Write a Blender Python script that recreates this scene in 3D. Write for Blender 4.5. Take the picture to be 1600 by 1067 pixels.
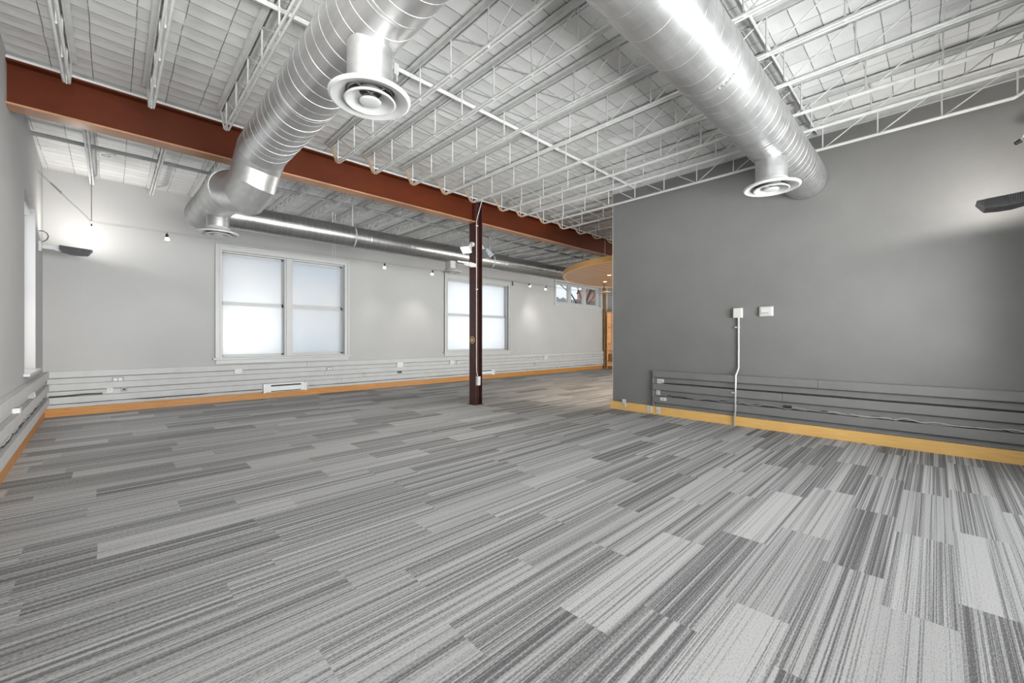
import bpy, bmesh, math, random
from mathutils import Vector, Matrix
for o in list(bpy.data.objects): bpy.data.objects.remove(o)
SC = bpy.context.scene; COL = SC.collection
random.seed(7)
PI = math.pi
V = Vector

# ------------------------------------------------------------------ camera
cam = bpy.data.objects.new('camera', bpy.data.cameras.new('camera')); COL.objects.link(cam)
cam.location = (0, 0, 1.2)
cam.rotation_euler = (PI/2, 0, -math.atan2(.6972, .7169))
cam.data.sensor_width = 36; cam.data.lens = 36*644/1600
cam.data.shift_y = -4/1600
cam.data.clip_start = .02
SC.camera = cam
# ------------------------------------------------------------------ world, colour
SC.view_settings.view_transform = 'Standard'; SC.view_settings.look = 'None'
SC.view_settings.gamma = 1; SC.view_settings.use_curve_mapping = False
SC.view_settings.exposure = 0.10
W = bpy.data.worlds.new('world'); SC.world = W; W.use_nodes = True
W.node_tree.nodes['Background'].inputs[0].default_value = (.93, .96, 1, 1)
W.node_tree.nodes['Background'].inputs[1].default_value = 1.05

def area(name, loc, target, sx, sy, power, color=(1, 1, 1)):
    l = bpy.data.lights.new(name, 'AREA'); l.shape = 'RECTANGLE'; l.size = sx; l.size_y = sy
    l.energy = power; l.color = color
    o = bpy.data.objects.new(name, l); COL.objects.link(o); o.location = loc
    o.rotation_euler = (V(target)-V(loc)).to_track_quat('-Z', 'Y').to_euler()
    return o
def spot(name, loc, target, power, deg, blend=.8, color=(1, 1, 1), r=.03):
    l = bpy.data.lights.new(name, 'SPOT'); l.energy = power; l.color = color
    l.spot_size = math.radians(deg); l.spot_blend = blend; l.shadow_soft_size = r
    o = bpy.data.objects.new(name, l); COL.objects.link(o); o.location = loc
    o.rotation_euler = (V(target)-V(loc)).to_track_quat('-Z', 'Y').to_euler()
    return o
# added fill from behind the camera and the east side, then daylight through each window
area('fill_front', (3.3, -3.6, 2.3), (3.6, 3, 1.2), 9.0, 3.5, 520, (1, .985, .98))  # added broad fill shining in from behind the camera
area('fill_up_front', (2.5, -5.5, -.1), (2.5, 1.5, 3.4), 9, 5, 3000, (1, .985, .975))  # added low fill aimed up to brighten the ceiling
area('fill_east', (10.4, -1.25, 1.75), (10.4, 3, 1.75), 6.5, 2.9, 380, (1, .97, .93))  # added fill for the area behind the grey wall
area('fill_up_east', (10.4, -1.75, .35), (10.4, 2.6, 3.8), 6.5, 1.2, 1150, (1, .97, .93))  # added upward fill for the ceiling behind the grey wall
area('daylight_double_window', (2.67, 9.85, 1.85), (2.67, 0, 1.85), 2.3, 2.1, 1.5, (.97, .99, 1))
area('daylight_behind_column', (7.85, 9.85, 1.85), (7.85, 0, 1.85), 2.3, 2.1, 12)
area('daylight_left_window', (-1.15, 7.8, 1.9), (3, 7.8, 1.9), 1.1, 2.1, 30)

# ------------------------------------------------------------------ materials
def newmat(name):
    m = bpy.data.materials.new(name); m.use_nodes = True
    nt = m.node_tree; b = nt.nodes['Principled BSDF']
    return m, nt, b
def N(nt, typ, **kw):
    n = nt.nodes.new(typ)
    for k, v in kw.items(): setattr(n, k, v)
    return n
def link(nt, a, b): nt.links.new(a, b)
def mth(nt, op, a, b=None, c=None, clamp=False):
    n = nt.nodes.new('ShaderNodeMath'); n.operation = op; n.use_clamp = clamp
    for i, x in enumerate((a, b, c)):
        if x is None: continue
        if isinstance(x, (int, float)): n.inputs[i].default_value = x
        else: nt.links.new(x, n.inputs[i])
    return n.outputs[0]
def ramp(nt, fac, stops):
    r = nt.nodes.new('ShaderNodeValToRGB'); e = r.color_ramp.elements
    e[0].position, e[0].color = stops[0][0], (*stops[0][1], 1)
    e[1].position, e[1].color = stops[-1][0], (*stops[-1][1], 1)
    for p, c in stops[1:-1]:
        q = e.new(p); q.color = (*c, 1)
    nt.links.new(fac, r.inputs[0]); return r.outputs[0]
def noise(nt, vec, scale, detail=2, rough=.5):
    n = nt.nodes.new('ShaderNodeTexNoise'); n.inputs['Scale'].default_value = scale
    n.inputs['Detail'].default_value = detail; n.inputs['Roughness'].default_value = rough
    if vec is not None: nt.links.new(vec, n.inputs['Vector'])
    return n.outputs['Fac']
def g3(v): return (v, v, v) if isinstance(v, (int, float)) else v
def paint(name, col, rough=.5, metal=0, var=.06, scale=3, bump=.0, bscale=60, spec=.5, stretch=(1, 1, 1)):
    col = g3(col)
    m, nt, b = newmat(name)
    geo = N(nt, 'ShaderNodeNewGeometry')
    mp = N(nt, 'ShaderNodeMapping'); mp.inputs['Scale'].default_value = stretch
    link(nt, geo.outputs['Position'], mp.inputs[0])
    f = noise(nt, mp.outputs[0], scale, 4, .6)
    lo = tuple(c*(1-var) for c in col); hi = tuple(min(1, c*(1+var)) for c in col)
    link(nt, ramp(nt, f, [(.3, lo), (.7, hi)]), b.inputs['Base Color'])
    b.inputs['Roughness'].default_value = rough; b.inputs['Metallic'].default_value = metal
    b.inputs['Specular IOR Level'].default_value = spec
    if bump:
        bn = N(nt, 'ShaderNodeBump'); bn.inputs['Strength'].default_value = bump; bn.inputs['Distance'].default_value = .01
        link(nt, noise(nt, mp.outputs[0], bscale, 3), bn.inputs['Height']); link(nt, bn.outputs[0], b.inputs['Normal'])
    return m
def emit(name, col, s):
    m, nt, b = newmat(name)
    b.inputs['Base Color'].default_value = (*col, 1)
    b.inputs['Emission Color'].default_value = (*col, 1); b.inputs['Emission Strength'].default_value = s
    return m

M = {}
M['wall_white'] = paint('white_wall_paint', (.44, .435, .432), .75, var=.025, scale=1.2, bump=.12, bscale=25, spec=.25)
M['wall_grey'] = paint('grey_wall_paint', (.190, .187, .183), .55, var=.05, scale=2.2, bump=.15, bscale=18, spec=.45)
M['rail_grey'] = paint('grey_rail_paint', (.195, .193, .19), .45, var=.05, scale=5, bump=.1, bscale=40)
M['rail_white'] = paint('white_rail_paint', (.48, .48, .478), .5, var=.05, scale=5, bump=.15, bscale=50)
M['trim_white'] = paint('white_trim_paint', (.50, .50, .50), .35, var=.03, scale=6)
M['steel_white'] = paint('white_steel_paint', (.60, .60, .59), .45, var=.08, scale=14)
M['steel_grey'] = paint('grey_steel_paint', (.33, .33, .33), .5, var=.1, scale=9)
M['steel_beige'] = paint('beige_steel_paint', (.68, .52, .38), .45, var=.06, scale=9)
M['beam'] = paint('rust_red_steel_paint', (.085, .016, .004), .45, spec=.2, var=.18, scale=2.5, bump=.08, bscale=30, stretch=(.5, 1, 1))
M['beam_flange'] = paint('flange_sheen_paint', (.38, .19, .10), .30, var=.25, scale=1.3)  # window reflections on the bottom flange painted in as a paler brown
M['column'] = paint('dark_brown_steel_paint', (.060, .020, .016), .33, var=.25, scale=5, bump=.1, bscale=25)
M['bolt'] = paint('bolt_paint', (.09, .025, .018), .4)
M['white_plastic'] = paint('white_plastic', (.58, .58, .565), .35, var=.02)
M['ivory_plastic'] = paint('ivory_plastic', (.66, .65, .60), .4, var=.03)
M['dark_plastic'] = paint('dark_plastic', (.03, .03, .03), .4)
M['slot'] = paint('slot_shadow_black', (.02, .02, .02), .6)
M['grey_plastic'] = paint('grey_plastic', (.30, .31, .32), .45)
M['conduit'] = paint('conduit_metal', (.62, .62, .60), .35, metal=.5)
M['black_metal'] = paint('black_metal', (.035, .035, .037), .35, metal=.5, var=.2, scale=30)
M['heater'] = paint('white_heater_enamel', (.74, .75, .75), .35, var=.02)
M['cable'] = paint('steel_cable', (.35, .35, .34), .35, metal=.7)
M['brass'] = paint('brass', (.65, .42, .20), .35, metal=.3)
M['lens'] = paint('lamp_lens', (.10, .11, .12), .15)
M['lamp'] = emit('lit_lamp', (1, .98, .94), 14)
M['warm_lamp'] = emit('warm_lit_lamp', (1, .72, .38), 14)
M['soot'] = paint('bridging_paint', (.16, .16, .16), .6, var=.2)

def wood(name, c0, c1, rough=.35, stretch=(1, 12, 12), scale=3):
    m, nt, b = newmat(name)
    geo = N(nt, 'ShaderNodeNewGeometry')
    mp = N(nt, 'ShaderNodeMapping'); mp.inputs['Scale'].default_value = stretch
    link(nt, geo.outputs['Position'], mp.inputs[0])
    f = noise(nt, mp.outputs[0], scale, 5, .6)
    link(nt, ramp(nt, f, [(.32, c0), (.68, c1)]), b.inputs['Base Color'])
    b.inputs['Roughness'].default_value = rough
    return m
M['base_wood'] = wood('honey_baseboard_wood', (.76, .45, .14), (.86, .55, .20), .4, (1.5, 1.5, 25))
M['base_wood_dark'] = wood('amber_baseboard_wood', (.43, .175, .030), (.55, .25, .055), .4, (1.5, 1.5, 25))
M['veneer'] = wood('canopy_veneer', (.34, .19, .10), (.47, .28, .16), .4, (.5, 7, 1), 2)
M['veneer_edge'] = wood('canopy_edge_veneer', (.66, .36, .11), (.78, .46, .17), .4, (1, 1, 20), 2)
M['shelf_wood'] = wood('shelf_wood', (.60, .32, .14), (.78, .46, .24), .4, (1, 3, 12), 2)
M['shelf_dark'] = wood('dark_shelf_wood', (.22, .10, .03), (.34, .16, .05), .45, (1, 3, 12), 2)

def galvanised(name, base=.66, rough=.34, axis=0):
    m, nt, b = newmat(name)
    tc = N(nt, 'ShaderNodeNewGeometry')
    mp = N(nt, 'ShaderNodeMapping')
    s = [22, 22, 22]; s[axis] = 1.6; mp.inputs['Scale'].default_value = s
    link(nt, tc.outputs['Position'], mp.inputs[0])
    st = noise(nt, mp.outputs[0], 1.0, 3)
    cl = noise(nt, tc.outputs['Position'], 3.5, 4, .65)
    f = mth(nt, 'ADD', mth(nt, 'MULTIPLY', st, .45), mth(nt, 'MULTIPLY', cl, .55))
    link(nt, ramp(nt, f, [(.35, g3(base*.86)), (.65, g3(min(1, base*1.1)))]), b.inputs['Base Color'])
    b.inputs['Metallic'].default_value = .88
    link(nt, mth(nt, 'ADD', mth(nt, 'MULTIPLY', cl, .22), rough-.1), b.inputs['Roughness'])
    return m
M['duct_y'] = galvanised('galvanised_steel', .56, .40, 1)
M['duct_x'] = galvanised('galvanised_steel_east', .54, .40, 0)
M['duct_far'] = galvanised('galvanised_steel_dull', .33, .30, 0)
M['seam'] = paint('duct_seam_steel', (.60, .60, .59), .4, metal=.9)
M['diffuser_white'] = paint('diffuser_enamel', (.52, .52, .515), .35, var=.02)
M['diffuser_in'] = paint('diffuser_throat', (.12, .12, .12), .5)

def frosted():
    m, nt, b = newmat('frosted_glass')
    out = nt.nodes['Material Output']
    tr = N(nt, 'ShaderNodeBsdfTranslucent'); 
    geo = N(nt, 'ShaderNodeNewGeometry')
    f = noise(nt, geo.outputs['Position'], 1.1, 2)
    link(nt, ramp(nt, f, [(.3, (.76, .79, .81)), (.7, (.83, .83, .83))]), tr.inputs[0])
    gl = N(nt, 'ShaderNodeBsdfGlossy'); gl.inputs['Roughness'].default_value = .25
    mx = N(nt, 'ShaderNodeMixShader'); mx.inputs[0].default_value = .06
    link(nt, tr.outputs[0], mx.inputs[1]); link(nt, gl.outputs[0], mx.inputs[2]); link(nt, mx.outputs[0], out.inputs[0])
    return m
M['frosted'] = frosted()
def clear():
    m, nt, b = newmat('clear_glass')
    out = nt.nodes['Material Output']
    tr = N(nt, 'ShaderNodeBsdfTransparent'); tr.inputs[0].default_value = (.96, .98, .98, 1)
    gl = N(nt, 'ShaderNodeBsdfGlossy'); gl.inputs['Roughness'].default_value = .02
    mx = N(nt, 'ShaderNodeMixShader'); mx.inputs[0].default_value = .05
    link(nt, tr.outputs[0], mx.inputs[1]); link(nt, gl.outputs[0], mx.inputs[2]); link(nt, mx.outputs[0], out.inputs[0])
    return m
M['clear'] = clear()

def carpet():
    m, nt, b = newmat('striped_carpet_planks')
    geo = N(nt, 'ShaderNodeNewGeometry'); sp = N(nt, 'ShaderNodeSeparateXYZ'); link(nt, geo.outputs['Position'], sp.inputs[0])
    X, Y = sp.outputs[0], sp.outputs[1]
    yy = mth(nt, 'DIVIDE', mth(nt, 'ADD', Y, .07+25), .25)
    row = mth(nt, 'FLOOR', yy)
    wr = N(nt, 'ShaderNodeTexWhiteNoise', noise_dimensions='1D'); link(nt, row, wr.inputs['W'])
    xx = mth(nt, 'ADD', mth(nt, 'DIVIDE', mth(nt, 'ADD', X, 40), 1.02), wr.outputs['Value'])
    col = mth(nt, 'FLOOR', xx)
    cb = N(nt, 'ShaderNodeCombineXYZ'); link(nt, row, cb.inputs[0]); link(nt, col, cb.inputs[1])
    wn = N(nt, 'ShaderNodeTexWhiteNoise', noise_dimensions='2D'); link(nt, cb.outputs[0], wn.inputs['Vector'])
    sc = N(nt, 'ShaderNodeSeparateColor'); link(nt, wn.outputs['Color'], sc.inputs[0])
    pid, pid2, pid3 = sc.outputs[0], sc.outputs[1], sc.outputs[2]
    def stripes(freq, xf, seed, det):
        c = N(nt, 'ShaderNodeCombineXYZ')
        link(nt, mth(nt, 'MULTIPLY', Y, freq), c.inputs[0]); link(nt, mth(nt, 'MULTIPLY', X, xf), c.inputs[1])
        link(nt, mth(nt, 'ADD', mth(nt, 'MULTIPLY', pid2, 90), seed), c.inputs[2])
        return noise(nt, c.outputs[0], 1, det, .6)
    broad = stripes(42, .12, 3, 1)
    fine = stripes(190, .35, 11, 2)
    # 0 = light yarn, 1 = dark yarn
    bias = mth(nt, 'MULTIPLY', mth(nt, 'SUBTRACT', pid, .5), .20)
    s = mth(nt, 'ADD', mth(nt, 'ADD', mth(nt, 'MULTIPLY', broad, .75), mth(nt, 'MULTIPLY', fine, 1.0)), bias)
    s = mth(nt, 'MULTIPLY', mth(nt, 'SUBTRACT', s, .775), 3.4, clamp=True)
    loop = N(nt, 'ShaderNodeMapping'); loop.inputs['Scale'].default_value = (75, 170, 1); link(nt, geo.outputs['Position'], loop.inputs[0])
    fib = noise(nt, loop.outputs[0], 1, 3, .7)
    s2 = mth(nt, 'ADD', s, mth(nt, 'MULTIPLY', mth(nt, 'SUBTRACT', fib, .5), 2.0), clamp=True)
    c = ramp(nt, s2, [(0, (.50, .495, .49)), (.4, (.335, .331, .328)), (1, (.125, .122, .123))])
    # slight tone of each plank
    hv = N(nt, 'ShaderNodeHueSaturation'); link(nt, c, hv.inputs['Color'])
    link(nt, mth(nt, 'ADD', mth(nt, 'MULTIPLY', pid3, .22), .88), hv.inputs['Value'])
    link(nt, hv.outputs[0], b.inputs['Base Color'])
    b.inputs['Roughness'].default_value = .9; b.inputs['Specular IOR Level'].default_value = .25
    bn = N(nt, 'ShaderNodeBump'); bn.inputs['Strength'].default_value = .5; bn.inputs['Distance'].default_value = .004
    link(nt, mth(nt, 'SUBTRACT', fib, mth(nt, 'MULTIPLY', s, .3)), bn.inputs['Height']); link(nt, bn.outputs[0], b.inputs['Normal'])
    return m
M['carpet'] = carpet()

def deck():
    m, nt, b = newmat('wired_insulation_blanket')
    geo = N(nt, 'ShaderNodeNewGeometry')
    nz = N(nt, 'ShaderNodeTexNoise'); nz.inputs['Scale'].default_value = 2.2; nz.inputs['Detail'].default_value = 2
    link(nt, geo.outputs['Position'], nz.inputs['Vector'])
    va = N(nt, 'ShaderNodeVectorMath', operation='MULTIPLY_ADD')
    link(nt, nz.outputs['Color'], va.inputs[0]); va.inputs[1].default_value = (.022, .03, 0); link(nt, geo.outputs['Position'], va.inputs[2])
    sp = N(nt, 'ShaderNodeSeparateXYZ'); link(nt, va.outputs[0], sp.inputs[0])
    fx = mth(nt, 'FRACT', mth(nt, 'DIVIDE', mth(nt, 'ADD', sp.outputs[0], 20), .28))
    fy = mth(nt, 'FRACT', mth(nt, 'DIVIDE', mth(nt, 'ADD', sp.outputs[1], 20), .168))
    dx = mth(nt, 'MINIMUM', fx, mth(nt, 'SUBTRACT', 1, fx)); dy = mth(nt, 'MINIMUM', fy, mth(nt, 'SUBTRACT', 1, fy))
    lx = mth(nt, 'LESS_THAN', mth(nt, 'MULTIPLY', dx, .28), .0035)
    ly = mth(nt, 'LESS_THAN', mth(nt, 'MULTIPLY', dy, .168), .0035)
    brk = noise(nt, geo.outputs['Position'], 7, 2)
    line = mth(nt, 'MULTIPLY', mth(nt, 'MAXIMUM', lx, ly), mth(nt, 'MULTIPLY', mth(nt, 'SUBTRACT', brk, .28), 5.5, clamp=True))
    cl = noise(nt, geo.outputs['Position'], 1.6, 4, .6)
    cc_ = N(nt, 'ShaderNodeCombineXYZ')
    link(nt, mth(nt, 'FLOOR', mth(nt, 'DIVIDE', mth(nt, 'ADD', sp.outputs[0], 20), .28)), cc_.inputs[0]); link(nt, mth(nt, 'FLOOR', mth(nt, 'DIVIDE', mth(nt, 'ADD', sp.outputs[1], 20), .168)), cc_.inputs[1])
    cw = N(nt, 'ShaderNodeTexWhiteNoise', noise_dimensions='2D'); link(nt, cc_.outputs[0], cw.inputs['Vector'])
    base = ramp(nt, mth(nt, 'ADD', mth(nt, 'MULTIPLY', cl, .75), mth(nt, 'MULTIPLY', cw.outputs['Value'], .25)), [(.3, (.57, .568, .56)), (.7, (.74, .738, .73))])
    mx = N(nt, 'ShaderNodeMix', data_type='RGBA'); link(nt, line, mx.inputs[0]); link(nt, base, mx.inputs[6]); mx.inputs[7].default_value = (.19, .19, .19, 1)
    link(nt, mx.outputs[2], b.inputs['Base Color'])
    b.inputs['Roughness'].default_value = .42; b.inputs['Specular IOR Level'].default_value = .6
    pil = mth(nt, 'MULTIPLY', mth(nt, 'POWER', mth(nt, 'MULTIPLY', dx, 2), .45), mth(nt, 'POWER', mth(nt, 'MULTIPLY', dy, 2), .45))
    crk = noise(nt, geo.outputs['Position'], 9, 4, .6)
    h = mth(nt, 'SUBTRACT', mth(nt, 'MULTIPLY', crk, .9), mth(nt, 'MULTIPLY', pil, .8))
    bn = N(nt, 'ShaderNodeBump'); bn.inputs['Strength'].default_value = .38; bn.inputs['Distance'].default_value = .022
    link(nt, h, bn.inputs['Height']); link(nt, bn.outputs[0], b.inputs['Normal'])
    return m
M['deck'] = deck()
def bricks():
    m, nt, b = newmat('red_brick')
    t = N(nt, 'ShaderNodeTexCoord'); br = N(nt, 'ShaderNodeTexBrick')
    mp = N(nt, 'ShaderNodeMapping'); mp.inputs['Rotation'].default_value = (PI/2, 0, 0); link(nt, t.outputs['Object'], mp.inputs[0])
    br.inputs['Color1'].default_value = (.50, .22, .15, 1); br.inputs['Color2'].default_value = (.42, .17, .11, 1)
    br.inputs['Mortar'].default_value = (.5, .45, .4, 1); br.inputs['Scale'].default_value = 4
    link(nt, mp.outputs[0], br.inputs['Vector']); link(nt, br.outputs[0], b.inputs['Base Color']); return m
M['brick'] = bricks()
M['bark'] = paint('bark', (.07, .055, .05), .8, var=.3, scale=12)
M['fence'] = paint('weathered_fence_wood', (.16, .16, .17), .8, var=.3, scale=8)
M['snow'] = paint('pale_roof', (.75, .77, .8), .7)

# ------------------------------------------------------------------ helpers
ORG = {}
class MB:
    def __init__(s): s.bm = bmesh.new()
    def poly_prism(s, pts0, pts1):
        a = [s.bm.verts.new(p) for p in pts0]; b = [s.bm.verts.new(p) for p in pts1]; n = len(a)
        s.bm.faces.new(a); s.bm.faces.new(b[::-1])
        for i in range(n): s.bm.faces.new((a[i], b[i], b[(i+1) % n], a[(i+1) % n]))
        return s
    def box(s, x0, x1, y0, y1, z0, z1, f=None):
        f = f or (lambda x, y, z: V((x, y, z)))
        c = lambda z: [f(x0, y0, z), f(x1, y0, z), f(x1, y1, z), f(x0, y1, z)]
        return s.poly_prism(c(z0), c(z1))
    def tube(s, pts, r, n=8, cap=True):
        pts = [V(p) for p in pts]
        rs = r if isinstance(r, (list, tuple)) else [r]*len(pts)
        rings = []; up = None
        for i, p in enumerate(pts):
            if i == 0: t = pts[1]-p
            elif i == len(pts)-1: t = p-pts[-2]
            else: t = (p-pts[i-1]).normalized()+(pts[i+1]-p).normalized()
            t.normalize()
            if up is None:
                up = V((0, 0, 1)) if abs(t.z) < .9 else V((1, 0, 0))
                up = (up-t*up.dot(t)).normalized()
            else:
                up = (up-t*up.dot(t))
                up.normalize()
            sd = t.cross(up)
            k = 1
            if 0 < i < len(pts)-1:
                c = (p-pts[i-1]).normalized().dot(t); k = 1/max(.5, c)
                bend = ((pts[i+1]-p).normalized()-(p-pts[i-1]).normalized())
                if bend.length > 1e-4: bend.normalize()
                else: bend = None
            else: bend = None
            ring = []
            for j in range(n):
                a = 2*PI*j/n; d = up*math.cos(a)+sd*math.sin(a)
                if bend is not None: d = d+bend*(d.dot(bend)*(k-1))
                ring.append(s.bm.verts.new(p+d*rs[i]))
            rings.append(ring)
        for a, b in zip(rings, rings[1:]):
            for j in range(n): s.bm.faces.new((a[j], a[(j+1) % n], b[(j+1) % n], b[j]))
        if cap: s.bm.faces.new(rings[0][::-1]); s.bm.faces.new(rings[-1])
        return s
    def lathe(s, prof, c=(0, 0, 0), n=48, closed=False):
        c = V(c); rings = []
        for r, z in prof:
            if r < 1e-6: rings.append([s.bm.verts.new(c+V((0, 0, z)))])
            else: rings.append([s.bm.verts.new(c+V((r*math.cos(2*PI*j/n), r*math.sin(2*PI*j/n), z))) for j in range(n)])
        pr = list(zip(rings, rings[1:]))
        if closed: pr.append((rings[-1], rings[0]))
        for a, b in pr:
            for j in range(n):
                k = (j+1) % n
                if len(a) == 1 and len(b) == 1: continue
                if len(a) == 1: s.bm.faces.new((a[0], b[j], b[k]))
                elif len(b) == 1: s.bm.faces.new((a[j], a[k], b[0]))
                else: s.bm.faces.new((a[j], a[k], b[k], b[j]))
        return s
    def build(s, name, mat, parent=None, smooth=False, origin=None, bevel=0):
        bmesh.ops.recalc_face_normals(s.bm, faces=s.bm.faces[:])
        if parent is not None: o0 = ORG[parent.name]
        elif origin is not None: o0 = V(origin)
        else:
            vs = [v.co for v in s.bm.verts]
            lo = V([min(v[i] for v in vs) for i in range(3)]); hi = V([max(v[i] for v in vs) for i in range(3)])
            o0 = V(((lo.x+hi.x)/2, (lo.y+hi.y)/2, lo.z))
        for v in s.bm.verts: v.co -= o0
        me = bpy.data.meshes.new(name); s.bm.to_mesh(me); s.bm.free()
        me.materials.append(M[mat])
        if smooth:
            for p in me.polygons: p.use_smooth = True
            me.update()
            try: me.set_sharp_from_angle(angle=math.radians(38))
            except Exception: pass
        o = bpy.data.objects.new(name, me); COL.objects.link(o)
        if parent is not None: o.parent = parent
        else: o.location = o0
        ORG[o.name] = o0.copy()
        if bevel:
            md = o.modifiers.new('bevel', 'BEVEL'); md.width = bevel; md.segments = 2; md.limit_method = 'ANGLE'
        return o
def tag(o, label=None, cat=None, group=None, kind=None):
    if label: o['label'] = label
    if cat: o['category'] = cat
    if group: o['group'] = group
    if kind: o['kind'] = kind
    return o
def thing(name, loc, label, cat, group=None, kind=None):
    o = bpy.data.objects.new(name, None); COL.objects.link(o); o.location = loc; o.empty_display_size = .1
    ORG[o.name] = V(loc)
    return tag(o, label, cat, group, kind)
def struct(o): o['kind'] = 'structure'; return o
def kids(o): return [c for c in bpy.data.objects if c.parent == o]
CH = {}
def copy_tree(src, parent=None, children=None):
    c = src.copy(); COL.objects.link(c); c.parent = parent; ORG[c.name] = ORG.get(src.name, V((0, 0, 0))).copy()
    for ch in (children if children is not None else kids(src)): copy_tree(ch, c)
    return c
# wall frames: (along, out into the room, height) -> world
def F_back(s, d, z): return V((s, 9.45-d, z))
def F_right(s, d, z): return V((6.22-d, s, z))
LT = .0178
def F_left(s, d, z): return V((-.745+(9.45-s)*LT+d, s+d*LT, z))
def F_far(s, d, z): return V((14.7-d, s, z))

# ------------------------------------------------------------------ setting
struct(MB().box(-1.0, 14.9, -1.15, 9.7, -.12, 0).build('floor', 'carpet'))
struct(MB().box(-1.0, 14.9, -1.15, 9.7, 3.80, 3.95).build('ceiling', 'deck'))
def wall_with(fr, s0, s1, z1, holes, thick, name, mat):
    b = MB(); cuts = sorted(holes)
    s = s0
    for (a, c, zl, zh) in cuts:
        b.box(s, a, -thick, 0, 0, z1, fr)
        b.box(a, c, -thick, 0, 0, zl, fr); b.box(a, c, -thick, 0, zh, z1, fr)
        s = c
    b.box(s, s1, -thick, 0, 0, z1, fr)
    return struct(b.build(name, mat))
wall_with(F_back, -1.0, 14.9, 3.80, [(1.50, 3.83, .84, 2.88), (6.68, 9.01, .84, 2.88), (11.36, 14.2, 2.47, 3.25)], .28, 'wall_back', 'wall_white')
wall_with(F_left, -1.15, 9.6, 3.80, [(7.2, 8.4, .80, 2.93)], .22, 'wall_left', 'wall_white')
def F_front(s, d, z): return V((s, -.95+d, z))
wall_with(F_front, -.9, 14.9, 3.80, [(-.2, 5.35, .35, 2.6), (7.2, 13.6, .35, 2.9)], .2, 'wall_front', 'wall_white')  # both openings added for the fill lights outside
struct(MB().box(14.7, 14.9, -1.1, 9.6, 0, 3.8).build('wall_far', 'wall_white'))
struct(MB().box(6.22, 6.36, -.95, 3.89, 0, 3.69).build('wall_right', 'wall_grey'))
struct(MB().box(6.18, 6.40, -.95, 3.885, 3.69, 3.80).build('trim_1', 'steel_white'))
struct(MB().box(6.218, 6.362, 3.89, 3.90, 0, 3.69).build('trim_2', 'trim_white'))
# glazing added behind the camera, unseen, to let the fill lights in
for n, (a, c) in enumerate([(-.2, 5.35), (7.2, 13.6)]):
    w = thing('window_%d' % (5+n), (a, -.95, .35), 'added unseen glazed front behind the viewer, lets fill light in', 'window'); w['kind'] = 'structure'
    del w['category']
    b = MB(); k = 4
    zh = (2.6, 2.9)[n]
    b.box(a, c, -.12, -.06, .35, .42, F_front); b.box(a, c, -.12, -.06, zh-.07, zh, F_front)
    for i in range(k+1):
        x = a+(c-a)*i/k; x = min(max(x, a+.03), c-.03); b.box(x-.03, x+.03, -.12, -.06, .42, zh-.07, F_front)
    b.build('window_frame', 'trim_white', w)
    MB().box(a, c, -.095, -.085, .40, zh-.05, F_front).build('pane', 'clear', w)

# baseboards
struct(MB().box(-.73, 14.3, .0, .02, 0, .13, F_back).build('baseboard_back', 'base_wood_dark'))
struct(MB().box(-.9, 9.43, 0, .02, 0, .13, F_left).build('baseboard_left', 'base_wood_dark'))
b = MB().box(-.93, 3.93, 0, .02, 0, .13, F_right).box(6.2201, 6.38, 3.9001, 3.93, 0, .13)
struct(b.build('baseboard_right', 'base_wood'))

# ------------------------------------------------------------------ windows
def sash_window(idx, a, c, label):
    """pair of double-hung sashes between a..c (outer casing) on the back wall"""
    w = thing('window_%d' % idx, (a, 9.45, .84), None, None); w['kind'] = 'structure'; w['label'] = label
    i0, i1, zl, zh = a+.10, c-.10, .86, 2.87
    b = MB()
    for d, e in ((.028, .0), (.042, .03), (.034, .07)):
        pass
    # stepped casing
    for (w0, w1, d) in ((0, .105, .022), (.0, .03, .04), (.075, .105, .032)):
        b.box(a+w0, a+w1, .0, d, .84, 3.0-w0, F_back)
        b.box(c-w1, c-w0, .0, d, .84, 3.0-w0, F_back)
        b.box(a+w1, c-w1, .0, d, 3.0-w1-.01, 3.0-w0, F_back)
    b.build('casing', 'trim_white', w)
    MB().box(a-.04, c+.04, -.02, .085, .805, .84, F_back).box(a+.01, c-.01, 0, .025, .725, .805, F_back).build('window_sill', 'trim_white', w, bevel=.004)
    m0, m1 = (a+c)/2-.075, (a+c)/2+.075
    b = MB().box(m0, m1, -.2, .0, .84, 2.88, F_back).box(m0+.03, m1-.03, 0, .02, .84, 2.88, F_back)
    b.box(i0-.02, i0+.012, -.22, -.005, .84, 2.88, F_back).box(i1-.012, i1+.02, -.22, -.005, .84, 2.88, F_back)
    b.box(i0, i1, -.22, -.005, 2.855, 2.89, F_back).box(i0, i1, -.24, -.02, .835, .865, F_back)
    b.build('window_frame', 'trim_white', w)
    for (x0, x1) in ((i0+.012, m0), (m1, i1-.012)):
        for up in (0, 1):
            z0, z1 = ((.865, 1.905), (1.875, 2.855))[up]; d0 = (-.11, -.14)[up]
            s = MB(); t = .028
            s.box(x0, x1, d0-.03, d0, z0, z0+(.035 if not up else .05), F_back)
            s.box(x0, x1, d0-.03, d0, z1-(.05 if not up else .03), z1, F_back)
            s.box(x0, x0+t, d0-.03, d0, z0, z1, F_back).box(x1-t, x1, d0-.03, d0, z0, z1, F_back)
            so = s.build('sash', 'trim_white', w)
            MB().box(x0+.01, x1-.01, d0-.018, d0-.012, z0+.01, z1-.01, F_back).build('pane', 'frosted', so)
    return w
sash_window(1, 1.40, 3.93, 'wide white double window of frosted glass left of the column')
sash_window(2, 6.58, 9.11, 'white double window of frosted glass behind the steel column')
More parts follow.
